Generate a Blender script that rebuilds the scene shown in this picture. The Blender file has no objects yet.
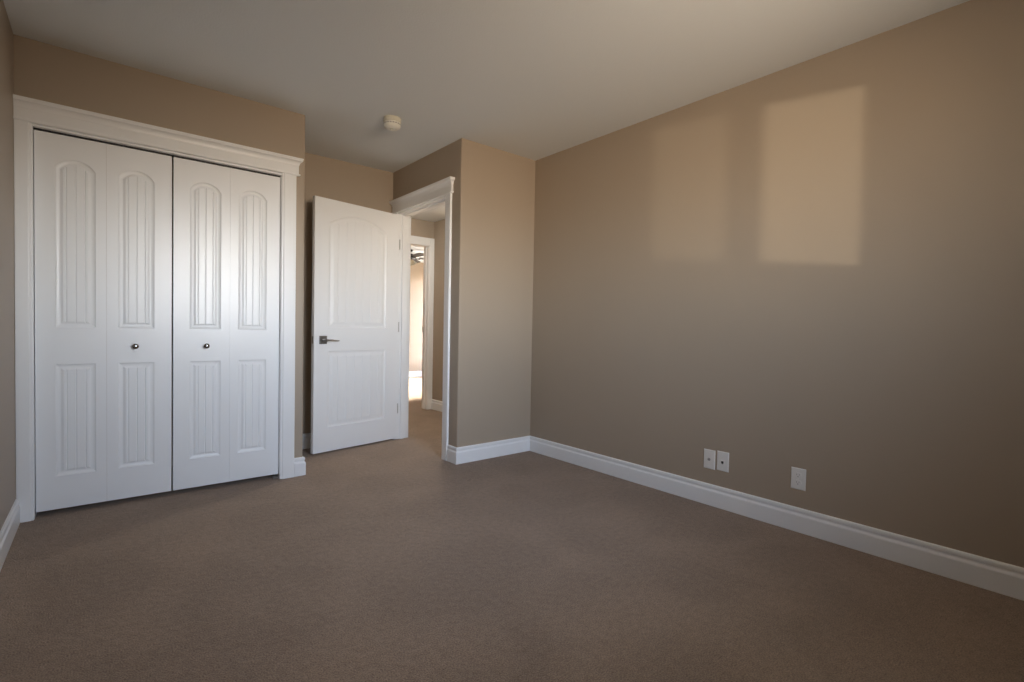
import bpy, bmesh, math, random
from mathutils import Matrix, Vector

# ------------------------------------------------------------------ camera
S = bpy.context.scene
COL = S.collection
F_PX, YAW, PITCH, ROLL, CAM_H = 497.235, 0.6902, -0.0251, 0.0189, 1.031
fw = Vector((math.sin(YAW) * math.cos(PITCH), math.cos(YAW) * math.cos(PITCH), math.sin(PITCH)))
rt = Vector((math.cos(YAW), -math.sin(YAW), 0))
up = rt.cross(fw)
r2 = rt * math.cos(ROLL) + up * math.sin(ROLL)
u2 = -rt * math.sin(ROLL) + up * math.cos(ROLL)
cd = bpy.data.cameras.new('camera')
cd.sensor_width = 36.0
cd.sensor_fit = 'HORIZONTAL'
cd.lens = F_PX / 1024 * 36.0
cd.clip_start = 0.02
cam = bpy.data.objects.new('camera', cd)
COL.objects.link(cam)
cam.matrix_world = Matrix(((r2.x, u2.x, -fw.x, 0), (r2.y, u2.y, -fw.y, 0), (r2.z, u2.z, -fw.z, CAM_H), (0, 0, 0, 1)))
S.camera = cam

# ------------------------------------------------------------------ view
S.view_settings.view_transform = 'Standard'
S.view_settings.look = 'None'
S.view_settings.gamma = 1.0
S.view_settings.exposure = 0.0
S.view_settings.use_curve_mapping = False
S.cycles.use_denoising = True
S.cycles.max_bounces = 12
S.cycles.diffuse_bounces = 8
S.cycles.sample_clamp_indirect = 4.0
S.cycles.caustics_reflective = False
S.cycles.caustics_refractive = False

# ------------------------------------------------------------------ sky: pale sky over warm sunlit ground
SKY_STRENGTH = 90.0
SKY_LOBE = (9.0, 5.0, 1.06)       # azimuth of the glow in degrees, tightness, gain
GROUND_LOBE = (21.0, 6.8, .97)
w = bpy.data.worlds.new('sky')
S.world = w
w.use_nodes = True
nt = w.node_tree
nt.nodes.clear()
wo = nt.nodes.new('ShaderNodeOutputWorld')
bg = nt.nodes.new('ShaderNodeBackground')
bg.inputs['Strength'].default_value = SKY_STRENGTH
tc = nt.nodes.new('ShaderNodeTexCoord')
sx = nt.nodes.new('ShaderNodeSeparateXYZ')
mr = nt.nodes.new('ShaderNodeMapRange')
mr.inputs['From Min'].default_value = -1
mr.inputs['From Max'].default_value = 1
rp = nt.nodes.new('ShaderNodeValToRGB')
SKY = [(-1.0, (.36, .29, .22)), (-.35, (.50, .40, .30)), (-.13, (.66, .51, .37)), (-.03, (.88, .77, .64)),
       (.05, (.98, .985, .98)), (.15, (.72, .79, .89)), (.30, (.45, .53, .66)), (.45, (.37, .44, .56)), (.56, (.28, .33, .42)), (.70, (.08, .09, .10)), (1.0, (.03, .04, .05))]
el = rp.color_ramp.elements
while len(el) > 1:
    el.remove(el[-1])
for i, (z, c) in enumerate(SKY):
    e = el[0] if i == 0 else el.new((z + 1) / 2)
    e.position = (z + 1) / 2
    e.color = (*c, 1)
L = nt.links.new
L(tc.outputs['Generated'], sx.inputs[0])
L(sx.outputs['Z'], mr.inputs['Value'])
L(mr.outputs[0], rp.inputs[0])
L(rp.outputs[0], bg.inputs['Color'])
# hazy glow: the sky straight out from the window and the sunlit ground off to one side are brighter than the rest


def wnode(kind, op=None, **vals):
    n = nt.nodes.new(kind)
    if op:
        n.operation = op
    for k, v in vals.items():
        n.inputs[int(k[1:])].default_value = v
    return n


hz = wnode('ShaderNodeVectorMath', 'MULTIPLY', i1=(1, 1, 0))
hn = wnode('ShaderNodeVectorMath', 'NORMALIZE')
L(tc.outputs['Generated'], hz.inputs[0])
L(hz.outputs[0], hn.inputs[0])


def lobe(angle, power, gain):
    d = wnode('ShaderNodeVectorMath', 'DOT_PRODUCT', i1=(-math.sin(math.radians(angle)), -math.cos(math.radians(angle)), 0))
    m = wnode('ShaderNodeMath', 'MAXIMUM', i1=0.0)
    p = wnode('ShaderNodeMath', 'POWER', i1=power)
    g = wnode('ShaderNodeMath', 'MULTIPLY_ADD', i1=gain * SKY_STRENGTH, i2=SKY_STRENGTH * .03)
    L(hn.outputs[0], d.inputs[0])
    L(d.outputs['Value'], m.inputs[0])
    L(m.outputs[0], p.inputs[0])
    L(p.outputs[0], g.inputs[0])
    return g.outputs[0]


sky_lobe = lobe(*SKY_LOBE)
ground_lobe = lobe(*GROUND_LOBE)
bl = nt.nodes.new('ShaderNodeMapRange')
bl.inputs['From Min'].default_value = -.12
bl.inputs['From Max'].default_value = .05
L(sx.outputs['Z'], bl.inputs['Value'])
mixf = nt.nodes.new('ShaderNodeMix')
L(bl.outputs[0], mixf.inputs['Factor'])
L(ground_lobe, mixf.inputs['A'])
L(sky_lobe, mixf.inputs['B'])
L(mixf.outputs['Result'], bg.inputs['Strength'])
L(bg.outputs[0], wo.inputs['Surface'])


def light(name, kind, loc, direction, energy, color, **kw):
    d = bpy.data.lights.new(name, kind)
    d.energy = energy
    d.color = color
    for k, v in kw.items():
        setattr(d, k, v)
    o = bpy.data.objects.new(name, d)
    COL.objects.link(o)
    o.location = loc
    o.rotation_euler = Vector(direction).to_track_quat('-Z', 'Y').to_euler()
    return o


# low sun glancing back off the snow and glass across the street, rising gently through the window
light('low_sun', 'SUN', (0, -4, 1), (.873, 1, .125), 1.3, (1.0, .86, .66), angle=math.radians(1.3))
# daylight portal filling the window opening
pt = light('window_portal', 'AREA', (1.0225, -.69, 1.61), (0, 1, 0), 1.0, (1, 1, 1), shape='RECTANGLE', size=1.2, size_y=.96)
pt.data.cycles.is_portal = True
# added area lamps outside the unseen far window: upward ceiling fill and floor sun
light('far_ceiling_fill', 'AREA', (5.60, 7.7, 1.25), (-1, -.25, 1.2), 34, (1.0, .95, .88), shape='RECTANGLE', size=1.9, size_y=1.35, spread=math.radians(120))
light('far_room_sun', 'AREA', (8.9, 7.3, 4.3), (-1, .09, -.86), 420, (1.0, .92, .78), shape='RECTANGLE', size=.5, size_y=.5, spread=math.radians(40))

# ------------------------------------------------------------------ materials
MATS = {}


def material(name, color, rough=.5, metal=0.0, spec=.5, bump=None, vary=None, coat=0.0):
    """bump=(scale, strength, distance); vary=(scale, amount)"""
    if name in MATS:
        return MATS[name]
    m = bpy.data.materials.new(name)
    m.use_nodes = True
    t = m.node_tree
    b = t.nodes['Principled BSDF']
    b.inputs['Base Color'].default_value = (*color, 1)
    b.inputs['Roughness'].default_value = rough
    b.inputs['Metallic'].default_value = metal
    b.inputs['Specular IOR Level'].default_value = spec
    b.inputs['Coat Weight'].default_value = coat
    c = t.nodes.new('ShaderNodeTexCoord')
    if vary:
        n = t.nodes.new('ShaderNodeTexNoise')
        n.inputs['Scale'].default_value = vary[0]
        n.inputs['Detail'].default_value = 4
        r = t.nodes.new('ShaderNodeValToRGB')
        r.color_ramp.elements[0].position = .3
        r.color_ramp.elements[1].position = .7
        r.color_ramp.elements[0].color = (*[x * (1 - vary[1]) for x in color], 1)
        r.color_ramp.elements[1].color = (*[min(1, x * (1 + vary[1])) for x in color], 1)
        t.links.new(c.outputs['Object'], n.inputs['Vector'])
        t.links.new(n.outputs['Fac'], r.inputs[0])
        t.links.new(r.outputs[0], b.inputs['Base Color'])
    if bump:
        n = t.nodes.new('ShaderNodeTexNoise')
        n.inputs['Scale'].default_value = bump[0]
        n.inputs['Detail'].default_value = 3
        bp = t.nodes.new('ShaderNodeBump')
        bp.inputs['Strength'].default_value = bump[1]
        bp.inputs['Distance'].default_value = bump[2]
        t.links.new(c.outputs['Object'], n.inputs['Vector'])
        t.links.new(n.outputs['Fac'], bp.inputs['Height'])
        t.links.new(bp.outputs[0], b.inputs['Normal'])
    MATS[name] = m
    return m


TAN = material('tan_wall_paint', (.384, .318, .248), .48, spec=.4, bump=(160, .12, .002), vary=(1.3, .015))
CEIL = material('white_ceiling_texture', (.76, .795, .81), .8, spec=.2, bump=(120, .35, .003))
WHITE = material('white_trim_paint', (.845, .86, .87), .30, spec=.5, bump=(60, .04, .001))
DOORW = material('white_door_paint', (.85, .87, .885), .31, spec=.5, bump=(90, .05, .001))
PLAST = material('white_plastic', (.78, .77, .74), .35)
GREYP = material('grey_plastic', (.30, .29, .28), .4)
BLACKP = material('black_plastic', (.012, .012, .013), .35)
NICKEL = material('satin_nickel', (.28, .27, .26), .33, metal=1.0)
CHROME = material('dark_chrome', (.30, .30, .31), .12, metal=1.0)
STEEL = material('steel', (.45, .45, .44), .3, metal=1.0)
BRONZE = material('dark_bronze', (.008, .006, .005), .5, metal=.0)
DETECT = material('off_white_plastic', (.76, .76, .70), .4)
IVORY = material('ivory_plastic', (.64, .63, .54), .4)


def carpet_material():
    m = bpy.data.materials.new('taupe_carpet')
    m.use_nodes = True
    t = m.node_tree
    b = t.nodes['Principled BSDF']
    b.inputs['Roughness'].default_value = .95
    b.inputs['Specular IOR Level'].default_value = .12
    b.inputs['Sheen Weight'].default_value = .12
    b.inputs['Sheen Roughness'].default_value = .5
    c = t.nodes.new('ShaderNodeTexCoord')
    # tufts
    fine = t.nodes.new('ShaderNodeTexNoise')
    fine.inputs['Scale'].default_value = 210
    fine.inputs['Detail'].default_value = 3
    mid = t.nodes.new('ShaderNodeTexNoise')
    mid.inputs['Scale'].default_value = 38
    mid.inputs['Detail'].default_value = 3
    big = t.nodes.new('ShaderNodeTexNoise')
    big.inputs['Scale'].default_value = 2.2
    big.inputs['Detail'].default_value = 3
    big.inputs['Distortion'].default_value = .6
    for n in (fine, mid, big):
        t.links.new(c.outputs['Object'], n.inputs['Vector'])
    r1 = t.nodes.new('ShaderNodeValToRGB')
    r1.color_ramp.elements[0].position = .32
    r1.color_ramp.elements[0].color = (.230, .166, .121, 1)
    r1.color_ramp.elements[1].position = .70
    r1.color_ramp.elements[1].color = (.450, .335, .250, 1)
    t.links.new(fine.outputs['Fac'], r1.inputs[0])

    def mul(prev, tex, lo, hi, p0, p1):
        rr = t.nodes.new('ShaderNodeValToRGB')
        rr.color_ramp.elements[0].position = p0
        rr.color_ramp.elements[0].color = (lo, lo, lo, 1)
        rr.color_ramp.elements[1].position = p1
        rr.color_ramp.elements[1].color = (hi, hi, hi, 1)
        mx = t.nodes.new('ShaderNodeMix')
        mx.data_type = 'RGBA'
        mx.blend_type = 'MULTIPLY'
        mx.inputs['Factor'].default_value = 1
        t.links.new(tex.outputs['Fac'], rr.inputs[0])
        t.links.new(prev, mx.inputs['A'])
        t.links.new(rr.outputs[0], mx.inputs['B'])
        return mx.outputs['Result']
    o = mul(r1.outputs[0], mid, .82, 1.0, .3, .7)
    o = mul(o, big, .86, 1.0, .38, .62)
    t.links.new(o, b.inputs['Base Color'])
    add = t.nodes.new('ShaderNodeMath')
    add.operation = 'ADD'
    t.links.new(fine.outputs['Fac'], add.inputs[0])
    t.links.new(mid.outputs['Fac'], add.inputs[1])
    bp = t.nodes.new('ShaderNodeBump')
    bp.inputs['Strength'].default_value = .6
    bp.inputs['Distance'].default_value = .012
    t.links.new(add.outputs[0], bp.inputs['Height'])
    t.links.new(bp.outputs[0], b.inputs['Normal'])
    return m


CARPET = carpet_material()


def see_through(name, opacity, color, gloss):
    m = bpy.data.materials.new(name)
    m.use_nodes = True
    t = m.node_tree
    t.nodes.clear()
    out = t.nodes.new('ShaderNodeOutputMaterial')
    tr = t.nodes.new('ShaderNodeBsdfTransparent')
    g = t.nodes.new('ShaderNodeBsdfGlossy' if gloss else 'ShaderNodeBsdfDiffuse')
    g.inputs['Color'].default_value = (*color, 1)
    if gloss:
        g.inputs['Roughness'].default_value = .02
    mx = t.nodes.new('ShaderNodeMixShader')
    mx.inputs[0].default_value = opacity
    t.links.new(tr.outputs[0], mx.inputs[1])
    t.links.new(g.outputs[0], mx.inputs[2])
    t.links.new(mx.outputs[0], out.inputs['Surface'])
    return m


GLASS = see_through('window_glass', .05, (1, 1, 1), True)
SCREEN = see_through('dimming_screen_mesh', .36, (.05, .05, .05), False)  # added sheet that dims the light through one pane

# ------------------------------------------------------------------ object helpers


def tag(o, label=None, cat=None, group=None, kind=None):
    for k, v in (('label', label), ('category', cat), ('group', group), ('kind', kind)):
        if v:
            o[k] = v
    return o


def link(name, bm, mat, parent=None, smooth=False, M=None):
    if M is not None:
        bmesh.ops.transform(bm, matrix=M, verts=bm.verts)
    bmesh.ops.recalc_face_normals(bm, faces=bm.faces)
    me = bpy.data.meshes.new(name)
    bm.to_mesh(me)
    bm.free()
    if smooth:
        for p in me.polygons:
            p.use_smooth = True
        try:
            me.set_sharp_from_angle(angle=math.radians(35))
        except Exception:
            pass
    me.materials.append(mat)
    o = bpy.data.objects.new(name, me)
    COL.objects.link(o)
    if parent is not None:
        o.parent = parent
    return o


def empty(name, loc=(0, 0, 0), rot=(0, 0, 0)):
    o = bpy.data.objects.new(name, None)
    o.empty_display_size = .05
    COL.objects.link(o)
    o.location = loc
    o.rotation_euler = rot
    return o


def box(bm, x0, x1, y0, y1, z0, z1, bevel=0.0, seg=2):
    vs = [bm.verts.new((x, y, z)) for x in (x0, x1) for y in (y0, y1) for z in (z0, z1)]
    fs = [(0, 1, 3, 2), (4, 6, 7, 5), (0, 4, 5, 1), (2, 3, 7, 6), (0, 2, 6, 4), (1, 5, 7, 3)]
    faces = [bm.faces.new([vs[i] for i in f]) for f in fs]
    if bevel:
        es = {e for f in faces for e in f.edges}
        bmesh.ops.bevel(bm, geom=list(es), offset=bevel, segments=seg, affect='EDGES', profile=.6)


def boxes(*bs, bevel=0.0):
    bm = bmesh.new()
    for b in bs:
        box(bm, *b, bevel=bevel)
    return bm


def lathe(bm, prof, n=32, M=None):
    """prof: list of (r, z) about the z axis; ends at r=0 are closed"""
    rings = []
    new = []
    for r, z in prof:
        if r < 1e-6:
            v = bm.verts.new((0, 0, z))
            rings.append([v])
            new.append(v)
        else:
            ring = [bm.verts.new((r * math.cos(2 * math.pi * i / n), r * math.sin(2 * math.pi * i / n), z)) for i in range(n)]
            rings.append(ring)
            new += ring
    for a, b in zip(rings, rings[1:]):
        for i in range(n):
            j = (i + 1) % n
            if len(a) == 1:
                bm.faces.new((a[0], b[i], b[j]))
            elif len(b) == 1:
                bm.faces.new((a[i], a[j], b[0]))
            else:
                bm.faces.new((a[i], a[j], b[j], b[i]))
    if M is not None:
        bmesh.ops.transform(bm, matrix=M, verts=new)


def tube(bm, pts, r, n=12, flat=1.0):
    """tube along a polyline, capped; flat squashes it in z"""
    pts = [Vector(p) for p in pts]
    rings = []
    for i, p in enumerate(pts):
        d = (pts[min(i + 1, len(pts) - 1)] - pts[max(i - 1, 0)]).normalized()
        a = Vector((0, 0, 1)) if abs(d.z) < .9 else Vector((1, 0, 0))
        u = d.cross(a).normalized()
        v = u.cross(d).normalized()
        rr = r[i] if isinstance(r, (list, tuple)) else r
        rings.append([bm.verts.new(p + u * rr * math.cos(2 * math.pi * k / n) + v * rr * flat * math.sin(2 * math.pi * k / n)) for k in range(n)])
    for a, b in zip(rings, rings[1:]):
        for k in range(n):
            j = (k + 1) % n
            bm.faces.new((a[k], a[j], b[j], b[k]))
    bm.faces.new(rings[0])
    bm.faces.new(rings[-1])


# ------------------------------------------------------------------ room shell
H = 2.44
XR, YA, XB, YD, XC, YC, XL, YB = 2.805, 3.133, 2.067, 4.260, 1.062, 3.514, -.335, -.60
T = .12
HALL_R, HALL_N, HALL_H = 3.205, 5.45, 2.34
FAR_L, FAR_R, FAR_N = 1.6, 5.40, 9.05
# openings
CL0, CL1, CLH = -.268, .912, 2.010            # closet
DO0, DO1, DOH = 3.335, 4.150, 2.045           # bedroom door (along y)
FO0, FO1, FOH = 2.375, 3.130, 2.030           # doorway across the hall
WX0, WX1, WZ0, WZ1 = .44, 1.605, 1.13, 2.09   # window


def shell(name, bm, mat, label, cat):
    o = link(name, bm, mat)
    return tag(o, label, cat, kind='structure')


def soften(bm, x, y, off=.010):
    """round one long vertical drywall corner"""
    es = [e for e in bm.edges if all(abs(v.co.x - x) < 1e-4 and abs(v.co.y - y) < 1e-4 for v in e.verts)]
    if es:
        bmesh.ops.bevel(bm, geom=es, offset=off, segments=4, affect='EDGES', profile=.5)


shell('floor', boxes((XL - T, FAR_R + T, YB - T, FAR_N + T, -.12, 0)), CARPET,
      'taupe brown cut pile carpet running through the room and hall', 'floor')
shell('ceiling', boxes((XL - T, FAR_R + T, YB - T, FAR_N + T, H, H + .12)), CEIL,
      'textured off white bedroom ceiling with smoke detector', 'ceiling')
shell('ceiling_hall', boxes((XB + T, HALL_R, YA + T, HALL_N, HALL_H, H), (FAR_L, FAR_R, HALL_N + T, FAR_N, HALL_H, H)), CEIL,
      'pale ceiling seen through the doorway above the hall', 'ceiling')

shell('wall_left', boxes((XL - T, XL, YB, YD, 0, H)), TAN, 'tan wall sliver at the left edge beside the closet', 'wall')
shell('wall_right', boxes((XR, XR + T, YB, YA, 0, H)), TAN, 'long tan wall on the right with outlets and light patches', 'wall')
shell('wall_back', boxes((XL - T, WX0, YB - T, YB, 0, H), (WX1, XR + T, YB - T, YB, 0, H),
                         (WX0, WX1, YB - T, YB, 0, WZ0), (WX0, WX1, YB - T, YB, WZ1, H)), TAN,
      'tan window wall behind the camera', 'wall')
bm = boxes((XB, HALL_R + T, YA, YA + T, 0, H))
soften(bm, XB, YA)
shell('wall_front', bm, TAN, 'short tan wall facing the room between doorway and right corner', 'wall')
JT = .018
bm = boxes((XB, XB + T, YA + T, DO0 - JT, 0, H), (XB, XB + T, DO1 + JT, HALL_N, 0, H), (XB, XB + T, DO0 - JT, DO1 + JT, DOH + JT, H))
shell('wall_entry', bm, TAN, 'shaded tan wall that holds the bedroom doorway', 'wall')
bm = bmesh.new()
box(bm, XL, CL0 - JT, YC, YC + T, 0, H)
box(bm, CL1 + JT, XC, YC, YC + T, 0, H)
box(bm, CL0 - JT, CL1 + JT, YC, YC + T, CLH + JT, H)
soften(bm, XC, YC)
shell('wall_closet', bm, TAN, 'tan wall around and above the white closet doors', 'wall')
shell('wall_closet_return', boxes((XC - T, XC, YC + T, YD, 0, H)), TAN, 'tan side wall of the closet behind the open door', 'wall')
shell('wall_alcove', boxes((XL - T, XB, YD, YD + T, 0, H)), TAN, 'tan wall at the back of the entry alcove above the open door', 'wall')
# hall and the room across it
shell('wall_hall_right', boxes((HALL_R, HALL_R + T, YA + T, HALL_N, 0, H)), TAN, 'tan hall wall seen through the bedroom doorway', 'wall')
bm = boxes((FAR_L - T, FO0 - JT, HALL_N, HALL_N + T, 0, H), (FO1 + JT, FAR_R + T, HALL_N, HALL_N + T, 0, H),
           (FO0 - JT, FO1 + JT, HALL_N, HALL_N + T, FOH + JT, H))
shell('wall_hall_end', bm, TAN, 'tan wall above the second doorway at the hall end', 'wall')
shell('wall_far', boxes((FAR_L - T, FAR_R + T, FAR_N, FAR_N + T, 0, H)), TAN, 'sunlit tan wall of the room beyond the hall', 'wall')
shell('wall_far_left', boxes((FAR_L - T, FAR_L, HALL_N + T, FAR_N, 0, H)), TAN, 'left wall of the room beyond the hall', 'wall')
shell('wall_far_right', boxes((FAR_R, FAR_R + T, HALL_N + T, 6.6, 0, H), (FAR_R, FAR_R + T, 8.8, FAR_N, 0, H), (FAR_R, FAR_R + T, 6.6, 8.8, 0, .3), (FAR_R, FAR_R + T, 6.6, 8.8, 2.12, H)), TAN, 'right wall of the room beyond the hall', 'wall')

# ------------------------------------------------------------------ baseboards
BASE_PROF = [(0, 0), (.014, 0), (.0155, .002), (.0155, .083), (.0148, .087), (.0125, .091), (.0098, .095), (.0088, .100),
             (.0092, .1035), (.0112, .1055), (.0118, .109), (.0118, .116), (.0105, .121), (.007, .1245), (0, .1255)]


def miter(pts, i, d):
    """offset polyline vertex i to the right by d"""
    def nrm(a, b):
        dx, dy = b[0] - a[0], b[1] - a[1]
        l = math.hypot(dx, dy)
        return (dy / l, -dx / l)
    if i == 0:
        n = nrm(pts[0], pts[1])
        return (pts[0][0] + n[0] * d, pts[0][1] + n[1] * d)
    if i == len(pts) - 1:
        n = nrm(pts[-2], pts[-1])
        return (pts[-1][0] + n[0] * d, pts[-1][1] + n[1] * d)
    a, b = nrm(pts[i - 1], pts[i]), nrm(pts[i], pts[i + 1])
    k = d / (1 + a[0] * b[0] + a[1] * b[1])
    return (pts[i][0] + (a[0] + b[0]) * k, pts[i][1] + (a[1] + b[1]) * k)


def base_run(pts, names):
    for s, nm in enumerate(names):
        if nm is None:
            continue
        bm = bmesh.new()
        A, B = [], []
        for d, z in BASE_PROF:
            a, b = miter(pts, s, d), miter(pts, s + 1, d)
            A.append(bm.verts.new((a[0], a[1], z)))
            B.append(bm.verts.new((b[0], b[1], z)))
        n = len(A)
        for i in range(n):
            j = (i + 1) % n
            bm.faces.new((A[i], A[j], B[j], B[i]))
        bm.faces.new(A)
        bm.faces.new(B)
        o = link('baseboard_' + nm[0], bm, WHITE)
        tag(o, nm[1], 'baseboard', kind='structure')


base_run([(XB, 3.247), (XB, YA), (XR, YA), (XR, YB), (XL, YB), (XL, YC - .019)],
         [('entry', 'stub of white baseboard beside the bedroom door casing'),
          ('front', 'white baseboard along the short wall beside the doorway'),
          ('right', 'long white baseboard along the right wall below the outlets'),
          ('back', 'white baseboard under the window behind the camera'),
          ('left', 'white baseboard at the left edge beside the closet casing')])
base_run([(1.003, YC), (XC, YC), (XC, YD), (XB, YD)],
         [('closet', 'short white baseboard between closet casing and wall corner'),
          ('closet_return', 'white baseboard on the closet side wall behind the open door'),
          ('alcove', 'white baseboard behind the open bedroom door')])
base_run([(HALL_R, HALL_N - .019), (HALL_R, YA + T), (XB + T, YA + T)],
         [('hall', 'white baseboard on the hall wall seen through the doorway'),
          ('hall_near', 'white baseboard on the near end wall of the hall')])
base_run([(XB + T, 4.24), (XB + T, HALL_N)], [('hall_left', 'white baseboard on the left side of the hall')])
base_run([(FAR_L, FAR_N), (FAR_R, FAR_N), (FAR_R, HALL_N + T)],
         [('far', 'bright white baseboard of the room beyond the hall'), ('far_right', 'white baseboard right of the room beyond the hall')])

# ------------------------------------------------------------------ door surrounds
# local frame: u along the wall, d out of the wall towards the viewer, z up


def frame_matrix(origin, u, n):
    u, n = Vector(u), Vector(n)
    return Matrix(((u.x, n.x, 0, origin[0]), (u.y, n.y, 0, origin[1]), (u.z, n.z, 1, 0), (0, 0, 0, 1)))


HEAD_PROF = [(0, 0), (.025, 0), (.0265, .003), (.0265, .008), (.025, .011), (.0195, .0125), (.0185, .018), (.0185, .062), (.0205, .066),
             (.0215, .072), (.024, .080), (.029, .088), (.035, .0925), (.0385, .094), (.040, .097), (.040, .103), (.0425, .105), (.0425, .113), (0, .113)]


def head_board(u0, u1, z0, lim0=None, lim1=None):
    """flat frieze with a bead below and a crown cap above, returned into the wall at both ends"""
    bm = bmesh.new()
    rings = []
    for d, z in HEAD_PROF:
        e = max(d - .0185, -.0) if d > 0 else 0
        a, b = u0 - e, u1 + e
        if lim0 is not None:
            a = max(a, lim0)
        if lim1 is not None:
            b = min(b, lim1)
        rings.append([bm.verts.new(p) for p in ((a, 0, z0 + z), (a, d, z0 + z), (b, d, z0 + z), (b, 0, z0 + z))])
    for r, q in zip(rings, rings[1:]):
        for i in range(3):
            bm.faces.new((r[i], r[i + 1], q[i + 1], q[i]))
        bm.faces.new((r[3], r[0], q[0], q[3]))
    bmesh.ops.remove_doubles(bm, verts=bm.verts, dist=1e-6)
    return bm


def side_casing(u0, u1, z1, inner_first):
    """flat casing with an eased outer edge and a small step near the opening"""
    bm = bmesh.new()
    w_ = u1 - u0
    prof = [(0, 0), (0, .0115), (.003, .0125), (.010, .0128), (.0125, .0165), (.016, .0175), (w_ - .004, .018), (w_ - .001, .017), (w_, .015), (w_, 0)]
    A, B = [], []
    for a, d in prof:
        u = u0 + a if inner_first else u1 - a
        A.append(bm.verts.new((u, d, 0)))
        B.append(bm.verts.new((u, d, z1)))
    n = len(A)
    for i in range(n):
        j = (i + 1) % n
        bm.faces.new((A[i], A[j], B[j], B[i]))
    bm.faces.new(A)
    bm.faces.new(B)
    return bm


# closet surround: u = x, d = -y
t1 = tag(empty('trim_1', (0, 0, 0)), 'white casing with crown head around the closet doors', 'door casing', kind='structure')
Mc = frame_matrix((0, YC, 0), (1, 0, 0), (0, -1, 0))
link('side_casing', side_casing(XL + .0005, CL0 - .002, 2.021, False), WHITE, t1, M=Mc)
link('side_casing', side_casing(CL1 + .002, CL1 + .090, 2.021, True), WHITE, t1, M=Mc)
link('head_casing', head_board(XL + .0005, CL1 + .090 + .014, 2.020, lim0=XL + .0005), WHITE, t1, M=Mc)
bm = boxes((CL0 - JT, CL0, YC, YC + T, 0, CLH + JT), (CL1, CL1 + JT, YC, YC + T, 0, CLH + JT), (CL0, CL1, YC, YC + T, CLH, CLH + JT))
link('jamb', bm, WHITE, t1)
link('track', boxes((CL0, CL1, YC + .028, YC + .062, CLH - .006, CLH)), BLACKP, t1)
link('pivot_bracket', boxes((CL1 - .030, CL1 - .002, YC + .022, YC + .05, 0, .016)), STEEL, t1)

# bedroom door surround: u = y, d = -x
t2 = tag(empty('trim_2', (0, 0, 0)), 'white casing with crown head around the bedroom doorway', 'door casing', kind='structure')
Md = frame_matrix((XB, 0, 0), (0, 1, 0), (-1, 0, 0))
link('side_casing', side_casing(DO0 - .082, DO0 - .004, 2.056, False), WHITE, t2, M=Md)
link('side_casing', side_casing(DO1 + .004, DO1 + .082, 2.056, True), WHITE, t2, M=Md)
link('head_casing', head_board(DO0 - .083 - .010, DO1 + .083, 2.055, lim1=YD - .008), WHITE, t2, M=Md)
bm = boxes((XB, XB + T, DO0 - JT, DO0, 0, DOH + JT), (XB, XB + T, DO1, DO1 + JT, 0, DOH + JT), (XB, XB + T, DO0, DO1, DOH, DOH + JT))
link('jamb', bm, WHITE, t2)
link('door_stop', boxes((XB + .042, XB + .076, DO1 - .011, DO1, 0, DOH), (XB + .042, XB + .076, DO0, DO0 + .011, 0, DOH),
                        (XB + .042, XB + .076, DO0 + .011, DO1 - .011, DOH - .011, DOH)), WHITE, t2)
Mh = frame_matrix((XB + T, 0, 0), (0, 1, 0), (1, 0, 0))
link('side_casing', side_casing(DO0 - .080, DO0 - .004, 2.125, False), WHITE, t2, M=Mh)
link('side_casing', side_casing(DO1 + .004, DO1 + .080, 2.125, True), WHITE, t2, M=Mh)
link('head_casing', boxes((DO0 - .004, DO1 + .004, 0, .017, DOH + .004, 2.125)), WHITE, t2, M=Mh)

# doorway across the hall: flat casing, u = x, d = -y
t3 = tag(empty('trim_3', (0, 0, 0)), 'plain white casing around the second doorway across the hall', 'door casing', kind='structure')
Mf = frame_matrix((0, HALL_N, 0), (1, 0, 0), (0, -1, 0))
link('side_casing', side_casing(FO0 - .075, FO0 - .004, 2.130, False), WHITE, t3, M=Mf)
link('side_casing', side_casing(FO1 + .004, HALL_R - .001, 2.130, True), WHITE, t3, M=Mf)
link('head_casing', boxes((FO0 - .004, FO1 + .004, 0, .017, FOH + .004, 2.130), bevel=.002), WHITE, t3, M=Mf)
bm = boxes((FO0 - JT, FO0, HALL_N, HALL_N + T, 0, FOH + JT), (FO1, FO1 + JT, HALL_N, HALL_N + T, 0, FOH + JT), (FO0, FO1, HALL_N, HALL_N + T, FOH, FOH + JT))
link('jamb', bm, WHITE, t3)
link('door_stop', boxes((FO1 - .011, FO1, HALL_N + .045, HALL_N + .080, 0, FOH), (FO0, FO0 + .011, HALL_N + .045, HALL_N + .080, 0, FOH)), WHITE, t3)
link('strike_plate', boxes((FO1 - .0135, FO1 - .0002, HALL_N + .086, HALL_N + .112, .96, 1.03)), STEEL, t3)

# ------------------------------------------------------------------ panelled doors
RINGS = [(0, 0), (.003, .0035), (.008, .0062), (.015, .0078), (.021, .0078)]


def panel_u(grooves, n_arch):
    """breakpoints 0..1 with (u, groove depth flag) pairs"""
    us = {0.0: 0, 1.0: 0}
    for i in range(1, n_arch):
        us[i / n_arch] = 0
    for g, hw in grooves:
        for k in [k for k in us if abs(k - g) < hw * 1.6 and 0 < k < 1]:
            del us[k]
        us[g - hw] = 0
        us[g] = 1
        us[g + hw] = 0
    return sorted(us.items())


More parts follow.
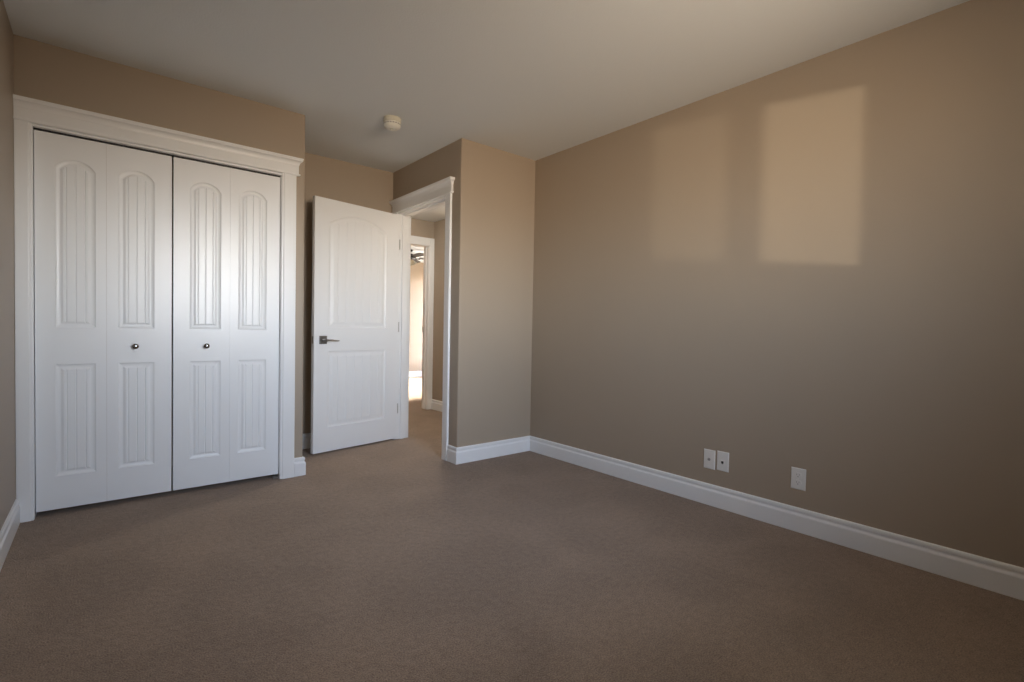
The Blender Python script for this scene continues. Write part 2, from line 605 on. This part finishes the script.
def panel_face(bm, W, Z0, Z1, pl, pr, lows, ups, rise, field_in, field_d, grooves, n_arch=14, sign=-1.0, y0=0.0):
    """one moulded door face; sign -1 faces -y. lows/ups = (z bottom, z top) of lower / upper panel"""
    pts = panel_u(grooves, n_arch)
    us = [p[0] for p in pts]
    rings = RINGS + [(field_in, field_d)]
    pw = pr - pl

    hw = pw / 2

    def arch(u, r, s):
        # offset of one circular arc, measured from the (already inset) spring line
        R = (hw * hw + r * r) / (2 * r)
        x = (2 * u - 1) * (hw - s)
        return r - R + s + math.sqrt(max(0, (R - s) ** 2 - x * x))

    def V(x, z, dep):
        return bm.verts.new((x, y0 - sign * dep, z))
    cache = {}
    for pi, (zb, zt, r) in enumerate(((lows[0], lows[1], 0.0), (ups[0], ups[1], rise))):
        prev = None
        for ri, (s, d) in enumerate(rings):
            bot, top = [], []
            for u, g in pts:
                x = pl + s + u * (pw - 2 * s)
                dd = d + (.0035 if (g and ri == len(rings) - 1) else 0)
                bot.append(V(x, zb + s, dd))
                top.append(V(x, zt - s + (arch(u, r, s) if r else 0), dd))
            if ri == 0:
                cache[pi] = (bot, top)
            else:
                pb, ptop = prev
                for i in range(len(us) - 1):
                    bm.faces.new((pb[i], pb[i + 1], bot[i + 1], bot[i]))
                    bm.faces.new((ptop[i], top[i], top[i + 1], ptop[i + 1]))
                bm.faces.new((pb[0], bot[0], top[0], ptop[0]))
                bm.faces.new((pb[-1], ptop[-1], top[-1], bot[-1]))
            prev = (bot, top)
        bot, top = prev
        for i in range(len(us) - 1):
            bm.faces.new((bot[i], bot[i + 1], top[i + 1], top[i]))
    # rails and stiles
    (b0, t0), (b1, t1_) = cache[0], cache[1]
    base = [V(pl + u * pw, Z0, 0) for u in us]
    head = [V(pl + u * pw, Z1, 0) for u in us]
    for i in range(len(us) - 1):
        bm.faces.new((base[i], base[i + 1], b0[i + 1], b0[i]))
        bm.faces.new((t0[i], t0[i + 1], b1[i + 1], b1[i]))
        bm.faces.new((t1_[i], t1_[i + 1], head[i + 1], head[i]))
    L0, L1 = V(0, Z0, 0), V(0, Z1, 0)
    R0, R1 = V(W, Z0, 0), V(W, Z1, 0)
    bm.faces.new((L0, base[0], b0[0], t0[0], b1[0], t1_[0], head[0], L1))
    bm.faces.new((R0, R1, head[-1], t1_[-1], b1[-1], t0[-1], b0[-1], base[-1]))
    return L0, L1, R0, R1


def slab_sides(bm, W, Z0, Z1, ya, yb, cap_back):
    c = [[bm.verts.new((x, y, z)) for z in (Z0, Z1)] for x, y in ((0, ya), (W, ya), (W, yb), (0, yb))]
    for i in range(4):
        if i == 2 and not cap_back:
            continue
        if i == 0:
            continue
        a, b = c[i], c[(i + 1) % 4]
        bm.faces.new((a[0], b[0], b[1], a[1]))
    bm.faces.new([c[i][0] for i in range(4)])
    bm.faces.new([c[i][1] for i in range(4)])


# closet bifolds: each pair is one thing with two hinged leaves
LEAF_Z0, LEAF_Z1 = .028, 1.999
pair_spec = [('door_2', -.2650, .0210, .0217, .3185, 'left pair of white bifold closet doors with a small knob', 1),
             ('door_3', .3265, .6215, .6222, .9105, 'right pair of white bifold closet doors with a small knob', 0)]
for nm, a0, a1, b0, b1, lab, knob_leaf in pair_spec:
    root = tag(empty(nm, (a0, YC + .026, 0)), lab, 'closet door', kind='structure')
    for k, (x0, x1) in enumerate(((a0, a1), (b0, b1))):
        W = x1 - x0
        off = .016 if k == 0 else -.016          # panels sit a little nearer the fold
        c = W / 2 + off
        bm = bmesh.new()
        pwid = .164
        gr = [(.5 + g / (pwid - .064), .035) for g in (-.0385, 0, .0385)]
        panel_face(bm, W, LEAF_Z0, LEAF_Z1, c - pwid / 2, c + pwid / 2, (.203, .797), (.992, 1.830), .050, .032, .0015, gr)
        slab_sides(bm, W, LEAF_Z0, LEAF_Z1, 0, .032, True)
        bmesh.ops.remove_doubles(bm, verts=bm.verts, dist=1e-5)
        leaf = link('leaf', bm, DOORW, root)
        leaf.location = (x0 - a0, 0, 0)
        if (k == 1) == (knob_leaf == 1):
            bm = bmesh.new()
            lathe(bm, [(0, 0), (.0075, 0), (.0075, .006), (.006, .011), (.0065, .014), (.0125, .018), (.0152, .022), (.0150, .026), (.0115, .030), (.006, .032), (0, .0325)],
                  28, Matrix.Translation((c - .0065 if k else c + .0045, 0, .890)) @ Matrix.Rotation(math.pi / 2, 4, 'X'))
            kn = link('knob', bm, CHROME, leaf, smooth=True)
            tag(kn, 'small dark chrome knob')
        if k == 0:                                # fold hinges between the leaves
            bm = bmesh.new()
            for z in (.30, 1.0, 1.72):
                box(bm, W - .012, W + .014, .0325, .0345, z - .03, z + .03)
            link('fold_hinge', bm, STEEL, root)

# bedroom door: closed it would lie along +y; it stands open into the alcove
DW = .810
PIVOT = Vector((2.074, 4.136, 0))
dirx = Vector((-.9815, -.1914, 0)).normalized()
# local x runs from the free edge to the hinge; local -y faces the camera
door = empty('door_1', (PIVOT.x + dirx.x * DW, PIVOT.y + dirx.y * DW, 0), (0, 0, math.atan2(-dirx.y, -dirx.x)))
tag(door, 'white two panel bedroom door standing open with a lever handle', 'door', kind='structure')
bm = bmesh.new()
pw = .552
gr = [(.5 + g / (pw - .09), .010) for g in (-.1925, -.1155, -.0385, .0385, .1155, .1925)]
DZ0, DZ1 = .014, 2.034
panel_face(bm, DW, DZ0, DZ1, .1225, .1225 + pw, (.210, .822), (1.014, 1.845), .085, .045, .001, gr, n_arch=28)
panel_face(bm, DW, DZ0, DZ1, .1225, .1225 + pw, (.210, .822), (1.014, 1.845), .085, .045, .001, gr, n_arch=28, sign=1.0, y0=.035)
slab_sides(bm, DW, DZ0, DZ1, 0, .035, False)
bmesh.ops.remove_doubles(bm, verts=bm.verts, dist=1e-5)
link('leaf', bm, DOORW, door)


def lever_set(y_face, sgn):
    h_ = link('door_handle', boxes((.043, .107, min(y_face, y_face + sgn * .009), max(y_face, y_face + sgn * .009), .880, .944), bevel=.0018), NICKEL, door)
    tag(h_, 'satin nickel square rose and lever')
    bm = bmesh.new()
    lathe(bm, [(0, 0), (.0105, 0), (.0105, .030), (.012, .034), (.012, .048), (0, .050)], 20,
          Matrix.Translation((.075, y_face + sgn * .008, .912)) @ Matrix.Rotation(math.pi / 2 * (1 if sgn < 0 else -1), 4, 'X'))
    y = y_face + sgn * .047
    tube(bm, [(.068, y, .913), (.085, y, .913), (.110, y, .9115), (.150, y - sgn * .002, .909), (.185, y - sgn * .006, .9065), (.196, y - sgn * .008, .906)],
         [.010, .0105, .0095, .0085, .0075, .005], 14, flat=.75)
    link('lever', bm, NICKEL, h_, smooth=True)


lever_set(0.0, -1)
lever_set(.035, 1)
link('latch_plate', boxes((-.0012, .0002, .006, .029, .884, .940)), STEEL, door)
for z in (.285, 1.025, 1.770):
    bm = bmesh.new()
    # leaf let into the door edge, leaf on the jamb side, knuckle between
    box(bm, DW - .0004, DW + .0018, .000, .033, z - .045, z + .045)
    lathe(bm, [(0, z - .045), (.0055, z - .045), (.0055, z + .045), (0, z + .045)], 14, Matrix.Translation((DW + .002, .039, 0)))
    box(bm, DW + .0018, DW + .0080, -.004, -.0022, z - .045, z + .045)
    link('hinge', bm, STEEL, door)

# ------------------------------------------------------------------ window behind the camera
win = tag(empty('window_1', (0, 0, 0)), 'white twin sash bedroom window behind the camera', 'window', kind='structure')
yo, yi = YB - .10, YB - .04
P1 = (.480, .962)
P2 = (1.105, 1.572)
pz0, pz1 = 1.180, 2.036
link('window_frame', boxes((WX0, P1[0] - .03, yo, yi, WZ0, WZ1), (P2[1] + .03, WX1, yo, yi, WZ0, WZ1), (P1[1] + .03, P2[0] - .03, yo, yi, WZ0, WZ1),
                           (P1[0] - .03, P1[1] + .03, yo, yi, WZ0, pz0 - .03), (P2[0] - .03, P2[1] + .03, yo, yi, WZ0, pz0 - .03),
                           (P1[0] - .03, P1[1] + .03, yo, yi, pz1 + .03, WZ1), (P2[0] - .03, P2[1] + .03, yo, yi, pz1 + .03, WZ1)), WHITE, win)
for a, b in (P1, P2):
    sash = link('sash', boxes((a - .03, a, yo + .01, yi - .005, pz0 - .03, pz1 + .03), (b, b + .03, yo + .01, yi - .005, pz0 - .03, pz1 + .03),
                              (a, b, yo + .01, yi - .005, pz0 - .03, pz0), (a, b, yo + .01, yi - .005, pz1, pz1 + .03)), WHITE, win)
    link('pane', boxes((a, b, yo + .028, yo + .034, pz0, pz1)), GLASS, sash)
link('dimming_screen', boxes((P1[0], P1[1], yo + .012, yo + .0135, pz0, pz1)), SCREEN, win)  # unseen screen added so this pane throws the fainter wall patch
link('window_sill', boxes((WX0 - .10, WX1 + .10, YB, YB + .045, WZ0 - .03, WZ0), bevel=.004), WHITE, win)
link('window_casing', boxes((WX0 - .075, WX0, YB, YB + .018, WZ0, WZ1 + .075), (WX1, WX1 + .075, YB, YB + .018, WZ0, WZ1 + .075), (WX0, WX1, YB, YB + .018, WZ1, WZ1 + .075)), WHITE, win)

w2 = tag(empty('added_window_2', (0, 0, 0)), 'white framed window added out of view to light the room beyond the hall', 'window', kind='structure')  # unseen window, added and sized so light reaches the far floor
link('window_frame', boxes((FAR_R + .02, FAR_R + .08, 6.6, 6.65, .3, 2.12), (FAR_R + .02, FAR_R + .08, 8.75, 8.8, .3, 2.12), (FAR_R + .02, FAR_R + .08, 7.675, 7.725, .35, 2.07),
                           (FAR_R + .02, FAR_R + .08, 6.65, 8.75, .3, .35), (FAR_R + .02, FAR_R + .08, 6.65, 8.75, 2.07, 2.12)), WHITE, w2)
for a, b in ((6.65, 7.675), (7.725, 8.75)):
    link('pane', boxes((FAR_R + .045, FAR_R + .050, a, b, .35, 2.07)), GLASS, w2)

# ------------------------------------------------------------------ things on the right wall
# built in a local frame whose x runs along the wall and whose -y faces the room, then turned to face -x


def wall_plate(name, y, z, label, cat):
    # local -y (the face) turns to world -x
    return tag(empty(name, (XR, y, z), (0, 0, -math.pi / 2)), label, cat)


def plate_mesh(w_, h_, th):
    bm = bmesh.new()
    prof = [(0, 0), (0, th * .45), (.0018, th * .8), (.005, th)]
    rings = []
    for s, d in prof:
        a, b = w_ / 2 - s, h_ / 2 - s
        rings.append([bm.verts.new((x, -d, zz)) for x, zz in ((-a, -b), (a, -b), (a, b), (-a, b))])
    for r, q in zip(rings, rings[1:]):
        for i in range(4):
            j = (i + 1) % 4
            bm.faces.new((r[i], r[j], q[j], q[i]))
    bm.faces.new(rings[-1])
    bm.faces.new(rings[0])
    return bm


def screw(z, parent, x=0.0, mat=None):
    bm = bmesh.new()
    lathe(bm, [(0, .0050), (.0036, .0050), (.0034, .0064), (.002, .0070), (0, .0071)], 14, Matrix.Translation((x, 0, z)) @ Matrix.Rotation(math.pi / 2, 4, 'X'))
    return link('screw', bm, mat or PLAST, parent)


cp = wall_plate('cable_plate', 1.519, .2725, 'white cable wall plate with grey connector, farther of the close pair', 'wall plate')
link('cover', plate_mesh(.0705, .114, .006), PLAST, cp)
bm = bmesh.new()
lathe(bm, [(0, .005), (.0085, .005), (.0085, .008), (.0050, .0085), (.0050, .016), (.0022, .016), (.0022, .012), (0, .012)], 18, Matrix.Rotation(math.pi / 2, 4, 'X'))
link('connector', bm, GREYP, cp)
screw(.042, cp)
screw(-.042, cp)

pp = wall_plate('phone_plate', 1.436, .2770, 'white phone wall plate with one black socket, nearer of the close pair', 'wall plate')
link('cover', plate_mesh(.0705, .114, .006), PLAST, pp)
link('socket_frame', boxes((-.0115, .0115, -.0078, -.005, -.016, .007), bevel=.0008), PLAST, pp)
link('socket', boxes((-.0068, .0068, -.0082, -.0070, -.0115, .0015), (-.003, .003, -.0082, -.0070, -.0145, -.0115)), BLACKP, pp)
screw(.042, pp)
screw(-.042, pp)

po = wall_plate('power_outlet', 1.027, .2755, 'white duplex power outlet set apart on the right wall', 'power outlet')
link('cover', plate_mesh(.071, .112, .006), PLAST, po)
for dz in (.0195, -.0195):
    bm = bmesh.new()
    # rounded receptacle face with flat top and bottom
    pts_ = []
    for i in range(40):
        a = 2 * math.pi * i / 40
        pts_.append((.0172 * math.cos(a), max(-.0140, min(.0140, .0172 * math.sin(a)))))
    A = [bm.verts.new((x, -.005, z)) for x, z in pts_]
    B = [bm.verts.new((x, -.0078, z)) for x, z in pts_]
    for i in range(40):
        j = (i + 1) % 40
        bm.faces.new((A[i], A[j], B[j], B[i]))
    bm.faces.new(B)
    bm.faces.new(A)
    f = link('receptacle', bm, PLAST, po)
    f.location = (0, 0, dz)
    g = bmesh.new()
    box(g, -.0075, -.0053, -.0080, -.0070, -.001, .0075)
    box(g, .0053, .0073, -.0080, -.0070, 0, .0070)
    lathe(g, [(0, .0070), (.0026, .0070), (.0026, .0080), (0, .0080)], 14, Matrix.Translation((0, 0, -.0070)) @ Matrix.Rotation(math.pi / 2, 4, 'X'))
    link('slots', g, GREYP, f)
screw(0, po)

# ------------------------------------------------------------------ smoke detector on the ceiling
sd = tag(empty('smoke_detector', (1.523, 3.165, H)), 'small round white smoke detector on the ceiling', 'smoke detector')
bm = bmesh.new()
lathe(bm, [(0, 0), (.057, 0), (.059, -.003), (.060, -.026), (.057, -.030), (0, -.030)], 40)
link('mounting_base', bm, IVORY, sd, smooth=True)
bm = bmesh.new()
lathe(bm, [(0, -.030), (.054, -.030), (.057, -.037), (.057, -.049), (.053, -.060), (.043, -.068), (.030, -.072), (.028, -.070), (0, -.070)], 40)
link('cover', bm, DETECT, sd, smooth=True)
bm = bmesh.new()
for i in range(20):
    v0 = len(bm.verts)
    box(bm, .0560, .0577, -.0055, .0055, -.0475, -.0400)
    bm.verts.ensure_lookup_table()
    bmesh.ops.transform(bm, matrix=Matrix.Rotation(2 * math.pi * i / 20, 4, 'Z'), verts=bm.verts[v0:])
link('vent_slots', bm, GREYP, sd)
bm = bmesh.new()
lathe(bm, [(0, -.0695), (.012, -.0695), (.012, -.0735), (.010, -.0752), (0, -.0755)], 24)
link('test_button', bm, IVORY, sd, smooth=True)

# ------------------------------------------------------------------ ceiling light just above the frame
LAMP = (1.30, 1.12, H)
lamp = tag(empty('ceiling_light', LAMP), 'round flush ceiling light with frosted bowl near the middle of the bedroom ceiling', 'ceiling light')
bm = bmesh.new()
lathe(bm, [(0, 0), (.150, 0), (.155, -.006), (.155, -.020), (.148, -.024), (0, -.024)], 40)
link('lamp_base', bm, NICKEL, lamp, smooth=True)
bm = bmesh.new()
lathe(bm, [(.140, -.0245), (.142, -.035), (.130, -.060), (.100, -.082), (.055, -.096), (0, -.100)], 40)
FROST = material('frosted_lamp_bowl', (.85, .82, .74), .35)
fb = FROST.node_tree.nodes['Principled BSDF']
fb.inputs['Emission Color'].default_value = (1.0, .78, .50, 1)
fb.inputs['Emission Strength'].default_value = 1.5
link('lamp_shade', bm, FROST, lamp, smooth=True)

# added hall ceiling lamp, unseen above the door head, to brighten the hall
hl = tag(empty('hall_fill_lamp', (2.62, 4.25, HALL_H)), 'added unseen round light on the hall ceiling to brighten the hall', 'ceiling light')
bm = bmesh.new()
lathe(bm, [(0, 0), (.120, 0), (.124, -.006), (.124, -.018), (0, -.020)], 32)
link('lamp_base', bm, NICKEL, hl, smooth=True)
bm = bmesh.new()
lathe(bm, [(.112, -.0205), (.110, -.035), (.085, -.060), (.045, -.072), (0, -.075)], 32)
HFROST = material('hall_fill_bowl', (.85, .82, .74), .35)
hb_ = HFROST.node_tree.nodes['Principled BSDF']
hb_.inputs['Emission Color'].default_value = (1.0, .94, .85, 1)
hb_.inputs['Emission Strength'].default_value = 150.0
link('lamp_shade', bm, HFROST, hl, smooth=True)

# ------------------------------------------------------------------ ceiling fan in the far room
FANP = (4.045, 7.70, HALL_H)
fan = tag(empty('ceiling_fan', FANP), 'dark bronze ceiling fan glimpsed through both doorways', 'ceiling fan')
bm = bmesh.new()
lathe(bm, [(0, 0), (.065, 0), (.068, -.010), (.055, -.030), (.020, -.040), (.016, -.050), (.016, -.075), (0, -.075)], 28)
link('canopy', bm, BRONZE, fan, smooth=True)
bm = bmesh.new()
lathe(bm, [(0, -.070), (.060, -.072), (.105, -.088), (.120, -.110), (.120, -.140), (.100, -.160), (.055, -.172), (0, -.174)], 32)
link('motor', bm, BRONZE, fan, smooth=True)
for k in range(5):
    a = math.radians(-24 + 72 * k)
    bm = bmesh.new()
    # bracket then a slightly pitched tapering blade
    for (x0, x1, w0, w1) in ((.10, .19, .022, .045),):
        vs = [bm.verts.new(p) for p in ((x0, -w0, -.150), (x1, -w1, -.146), (x1, w1, -.158), (x0, w0, -.154), (x0, -w0, -.144), (x1, -w1, -.140), (x1, w1, -.152), (x0, w0, -.148))]
        for f_ in ((0, 1, 2, 3), (4, 5, 6, 7), (0, 1, 5, 4), (1, 2, 6, 5), (2, 3, 7, 6), (3, 0, 4, 7)):
            bm.faces.new([vs[i] for i in f_])
    outline = [(.17, -.052), (.30, -.060), (.46, -.068), (.57, -.070), (.605, -.060), (.62, -.030), (.62, .030), (.605, .060), (.57, .070), (.46, .068), (.30, .060), (.17, .052)]
    A = [bm.verts.new((x, y, -.139 - y * .12)) for x, y in outline]
    B = [bm.verts.new((x, y, -.132 - y * .12)) for x, y in outline]
    bm.faces.new(A)
    bm.faces.new(B)
    for i in range(len(A)):
        j = (i + 1) % len(A)
        bm.faces.new((A[i], A[j], B[j], B[i]))
    link('blade', bm, BRONZE, fan, M=Matrix.Rotation(a, 4, 'Z'))
bm = bmesh.new()
lathe(bm, [(0, -.172), (.045, -.172), (.050, -.182), (.040, -.196), (0, -.198)], 24)
link('light_fitter', bm, BRONZE, fan, smooth=True)
for k in range(3):
    a = math.radians(20 + 120 * k)
    bm = bmesh.new()
    lathe(bm, [(.018, 0), (.024, -.010), (.040, -.035), (.052, -.060), (.049, -.060), (.036, -.034), (.018, -.012), (0, -.006)], 20,
          Matrix.Rotation(a, 4, 'Z') @ Matrix.Translation((.085, 0, -.178)) @ Matrix.Rotation(math.radians(-38), 4, 'Y'))
    link('lamp_shade', bm, IVORY, fan, smooth=True)
